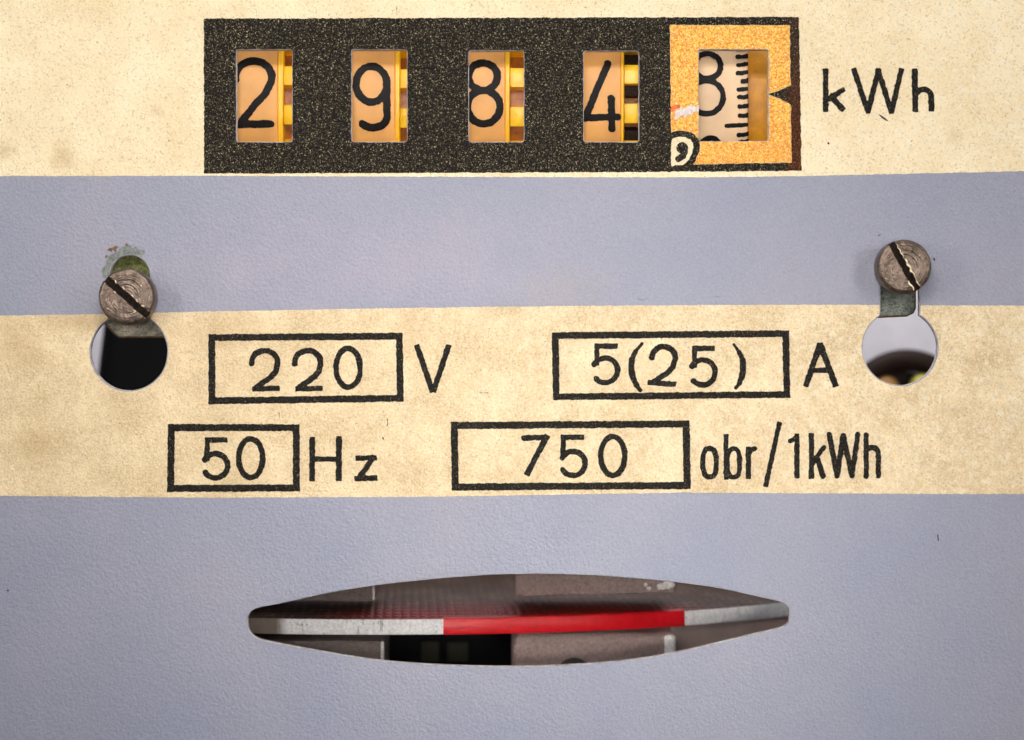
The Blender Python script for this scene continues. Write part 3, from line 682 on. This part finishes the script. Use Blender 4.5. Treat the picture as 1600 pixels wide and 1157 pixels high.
def burr(root, base, H, a, r, pts, w, h, mat='burr', name='burr'):
    """thin torn lip of metal along the slot; pts are (along slot, across slot) in px"""
    bm = bmesh.new(); n = len(pts); R_ = Matrix.Rotation(math.radians(a), 3, 'Y'); rows = []
    for k, (u, v) in enumerate(pts):
        ww = w * (0.35 + .65 * math.sin(math.pi * (k + .5) / n)) * random.uniform(.6, 1.25)
        row = []
        for q in range(6):
            t = 2 * math.pi * q / 6
            row.append(bm.verts.new(R_ @ Vector((u, -H - h * .3 + h * math.sin(t), v + ww * math.cos(t))) * S))
        rows.append(row)
    for A, B_ in zip(rows, rows[1:]):
        for q in range(6): bm.faces.new((A[q], A[(q + 1) % 6], B_[(q + 1) % 6], B_[q]))
    bm.faces.new(rows[0]); bm.faces.new(rows[-1])
    finish(bm, name, (MAT[mat],), base, root)
r1, b1, H1 = make_screw((197.2, 464), 43.5, 42, 12.5, 'brown slotted screw at the left, its worn slot edges pitted')
for (u, v) in ((-30, 6.5), (-14, 7), (4, 7.5), (14, 6.5), (26, 6.6), (-20, -7), (22, -7)):
    burr(r1, b1, H1, 42, 43, [(u + k * 1.6, v + random.uniform(-.8, .8)) for k in range(4)], 1.3, 1.2)
r2, b2, H2 = make_screw((1413.5, 417), 42, 61, 11.8, 'brown slotted screw at the right with bright torn slot edge')
burr(r2, b2, H2, 61, 42, [(-38 + k * 2.6, 5.6 + .8 * math.sin(k * 1.7)) for k in range(11)], .8, .8)
burr(r2, b2, H2, 61, 42, [(-10 + k * 2.4, 6.2 + 1.0 * math.sin(k * 1.3)) for k in range(13)], 2.0, 1.6)
burr(r2, b2, H2, 61, 42, [(20 + k * 2.2, 5.5 + .6 * math.sin(k)) for k in range(9)], .7, 1)
burr(r2, b2, H2, 61, 42, [(22 + k * 2.1, -5.5 - 1.2 * math.sin(k * .8)) for k in range(9)], 1.5, 2.4)

# ------------------------------------------------------------------ mounting brackets behind the keyholes
def bracket(pts, d, mats, label, lip_pts=None):
    k = 1 + d / DC
    f = lambda x, y: s_fill(x, y, pts) + .5 * vn(x, y, 6, 5)
    xs = [p[0] for p in pts]; ys = [p[1] for p in pts]
    lp = contours(f, [min(xs) - 4, min(ys) - 4, max(xs) + 4, max(ys) + 4], 1.6)
    lp = [[(CX + (x - CX) * k, CY + (y - CY) * k) for x, y in l] for l in lp]
    o = sheet('mounting_bracket', lp, d, 22, (MAT[mats], MAT['lip']), bevel=4.5, res=3)
    return thing(o, label, 'bracket', 'mounting brackets behind the screws')
bracket([(150, 380), (275, 380), (275, 528), (186, 528.4), (177, 523), (162, 506), (150, 490)], 30, 'brk', 'olive green bracket in the slot behind the left screw')
bracket([(1355, 340), (1450, 340), (1450, 390), (1432, 400), (1432, 482), (1428, 490), (1418, 495), (1376, 497), (1355, 497)], 26, 'brk2', 'grey green bracket in the slot under the right screw')

# ------------------------------------------------------------------ rotor disc
R = 900.0; D0 = 200.0; kd = 1 + D0 / DC
Xc = (581 - CX) * kd; Zt = (CY - 967.2) * kd; TH = 26.5
dc = Vector((Xc, D0 + R, Zt)) * S
disc_root = empty('rotor_disc', dc, 'turning aluminium disc with a red mark on its rim behind the lens shaped opening', 'meter disc')
def spin(prof, n, a0=0, a1=2 * math.pi, closed=True):
    bm = bmesh.new(); rs = []
    ts = np.linspace(a0, a1, n, endpoint=not closed)
    for rr, z in prof: rs.append([bm.verts.new((rr * S * math.sin(t), -rr * S * math.cos(t), z * S)) for t in ts])
    for a, b in zip(rs, rs[1:]):
        for i in range(n if closed else n - 1): bm.faces.new((a[i], a[(i + 1) % n], b[(i + 1) % n], b[i]))
    return bm
bm = spin([(4, 0), (400, 0), (R - 2.2, 0), (R - .6, -.7), (R, -2.4), (R, -TH + 2.4), (R - .6, -TH + .7), (R - 2.2, -TH), (400, -TH), (4, -TH)], 420)
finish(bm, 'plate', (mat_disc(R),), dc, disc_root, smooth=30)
finish(spin([(1, 60), (28, 60), (28, 6), (60, 4), (60, 0), (1, 0)], 48), 'hub', (MAT['shank'],), dc, disc_root)
def ang(xp):
    lo, hi = -1.2, 1.2
    for _ in range(40):
        t = (lo + hi) / 2; d = D0 + R - R * math.cos(t); x = CX + (Xc + R * math.sin(t)) / (1 + d / DC)
        if x < xp: lo = t
        else: hi = t
    return lo
t0, t1 = ang(693), ang(1071)
bm = spin([(R - 22, .5), (R - 2.2, .5), (R - .2, -.2), (R + .7, -2.2), (R + .7, -TH + 2.0), (R - .2, -TH - .1), (R - 2, -TH - .5)], 160, t0, t1, False)
bm.verts.ensure_lookup_table()
n = 160
for k in range(7):      # ragged ends of the paint
    for s_, idx in ((-1, 0), (1, n - 1)):
        v = bm.verts[k * n + idx]; v.co.x += s_ * random.uniform(-2, 3) * S
o = finish(bm, 'red_mark', (MAT['red'],), dc, disc_root, 'red painted stretch of the rim')

# ------------------------------------------------------------------ iron pieces round the disc
def wx(x, d): return (x - CX) * (1 + d / DC)
def wz(y, d): return (CY - y) * (1 + d / DC)
def chipped(name, x0, x1, ytop, ybot, d, depth, label, bev=3, mat='iron', seg=2, tilt=0):
    c = Vector(((wx(x0, d) + wx(x1, d)) / 2, d, (wz(ytop, d) + wz(ybot, d)) / 2)); hw = (wx(x1, d) - wx(x0, d)) / 2; hh = (wz(ytop, d) - wz(ybot, d)) / 2
    o = finish(box(-hw, hw, 0, depth, -hh, hh, bev, seg), name, (MAT[mat],), c * S)
    o.rotation_euler = (0, math.radians(tilt), 0)
    return o
o = chipped('magnet_pole', 340, 583.5, 840, 939, 320, 260, '', 2)
thing(o, 'brown grey iron pole above the left end of the disc', 'magnet pole')
pr = chipped('bright_corner', 581.5, 585.5, 840, 938, 319, 6, '', 1.4, 'chip'); pr.name = 'bright_edge'; child(pr, o)
o = chipped('magnet_pole', 804, 1052, 850, 929, 305, 300, '', 4, mat='iron2', tilt=-1.4)
thing(o, 'brown grey iron pole above the red mark with a chipped bright right corner', 'magnet pole')
for (x, y, w, h) in ((1033, 917, 7, 6), (1043, 914, 8, 7), (1050, 914, 5, 5), (1009, 914, 3, 3), (1014, 920, 4, 3)):
    bm = bmesh.new(); bmesh.ops.create_icosphere(bm, subdivisions=2, radius=1)
    for v in bm.verts: v.co = Vector((v.co.x * w, v.co.y * 3, v.co.z * h)) * S * random.uniform(.75, 1.2)
    q = finish(bm, 'bright_chip', (MAT['chip'],), W(x, y, 304)); child(q, o)
o = chipped('magnet_pole', 340, 597.5, 1001, 1110, 300, 260, '', 5)
thing(o, 'brown grey iron pole under the left end of the disc', 'magnet pole')
pr = chipped('bright_edge', 595, 600, 1003, 1110, 298, 6, '', 1.5, 'chip'); child(pr, o)
o = chipped('magnet_pole', 799, 1056, 989.5, 1120, 300, 260, '', 16, mat='iron2', seg=5, tilt=0)
thing(o, 'brown grey iron pole with a round bore under the red mark', 'magnet pole')
pr = chipped('bright_edge', 1037, 1056, 993, 1120, 298, 12, '', 7, 'chip', seg=4); child(pr, o)  # added pale strip standing in for light caught on the rounded edge
bm = bmesh.new(); bmesh.ops.create_cone(bm, cap_ends=True, segments=40, radius1=30 * S, radius2=30 * S, depth=6 * S, matrix=Matrix.Rotation(math.pi / 2, 4, 'X'))
q = finish(bm, 'bore_shade_disc', (MAT['hole_shade'],), W(897, 1056, 298.5)); child(q, o)  # flat dark disc standing in for the shaded hollow

# ------------------------------------------------------------------ works behind the plate, out of focus
o = finish(box(wx(-150, 1450), wx(1750, 1450), 1450, 1490, wz(720, 1450), wz(-100, 1450), 8), 'rear_frame', (MAT['pale'],)); o['kind'] = 'structure'
o = finish(box(wx(-150, 1500), wx(1750, 1500), 1500, 1540, wz(1250, 1500), wz(730, 1500), 8), 'rear_wall', (MAT['brownwall'],)); o['kind'] = 'structure'
o = finish(box(wx(152, 1100), wx(520, 1100), 1100, 1250, wz(780, 1100), wz(430, 1100), 70, 6), 'void_block', (MAT['dark'],)); o.rotation_euler = (0, math.radians(7), 0); thing(o, 'added black block standing in for the dark void in the left keyhole', 'dark block')  # black box added in place of the dark void behind the plate
o = finish(box(wx(598, 700), wx(820, 700), 700, 760, wz(1120, 700), wz(960, 700), 6), 'coil_former', (MAT['dark'],)); thing(o, 'dark coil former between the lower iron poles', 'coil former')
for (x, w) in ((672, 14), (715, 16)):
    q = finish(box(wx(x - w, 690), wx(x + w, 690), 690, 700, wz(1034, 690), wz(1004, 690), 4), 'coil_winding', (MAT['winding'],)); child(q, o)
o = finish(box(wx(1040, 560), wx(1330, 560), 560, 600, wz(1130, 560), wz(966, 560), 6), 'frame_plate', (MAT['cheek'],)); thing(o, 'smooth brown frame plate under the right end of the disc', 'frame plate')
# round gear wheel seen through the right keyhole
gc = W(1416, 650, 1100)
root = empty('worm_wheel', gc, 'dark ringed wheel with olive and copper parts, blurred in the right keyhole', 'gear wheel')
bm = bmesh.new(); n = 72; m_ = 16; rs = []
for k in range(m_):
    t = 2 * math.pi * k / m_; rr = 108 + 22 * math.cos(t); yy = 22 * math.sin(t)
    rs.append([bm.verts.new((rr * math.cos(a) * S, yy * S, rr * math.sin(a) * S)) for a in np.linspace(0, 2 * math.pi, n, endpoint=False)])
for k in range(m_):
    a, b = rs[k], rs[(k + 1) % m_]
    for i in range(n): bm.faces.new((a[i], a[(i + 1) % n], b[(i + 1) % n], b[i]))
finish(bm, 'ring', (MAT['ringm'],), gc, root)
bm = bmesh.new(); bmesh.ops.create_cone(bm, cap_ends=True, segments=48, radius1=86 * S, radius2=86 * S, depth=8 * S, matrix=Matrix.Rotation(math.pi / 2, 4, 'X'))
finish(bm, 'web', (MAT['ringm'],), gc + Vector((0, 20 * S, 0)), root)
for x, z, rr, mt in ((-42, 52, 28, 'copper'), (34, 54, 30, 'olive'), (66, 40, 26, 'olive')):
    bm = bmesh.new(); bmesh.ops.create_uvsphere(bm, u_segments=20, v_segments=12, radius=rr * S)
    for v in bm.verts: v.co.y *= .5
    finish(bm, 'stud', (MAT[mt],), gc + Vector((x, -6, z)) * S, root)

# a stray fibre lying on the cream band
bm = bmesh.new(); pts = [(1374, 179.5), (1378, 183), (1383, 186.2), (1387, 189.3)]; rows = []
for k, (x, y) in enumerate(pts):
    rr = (.5, 1.2, 1.1, .5)[k]; c = W(x, y, -1.8)
    rows.append([bm.verts.new(c - W(1380, 184, -1.8) + Vector((.6 * math.cos(t), math.sin(t) * .8, math.cos(t))) * rr * S) for t in np.linspace(0, 2 * math.pi, 6, endpoint=False)])
for A, B_ in zip(rows, rows[1:]):
    for q in range(6): bm.faces.new((A[q], A[(q + 1) % 6], B_[(q + 1) % 6], B_[q]))
o = finish(bm, 'fibre', (MAT['fibre'],), W(1380, 184, -1.8)); thing(o, 'short dark fibre lying on the cream band under the upper kWh lettering', 'fibre')
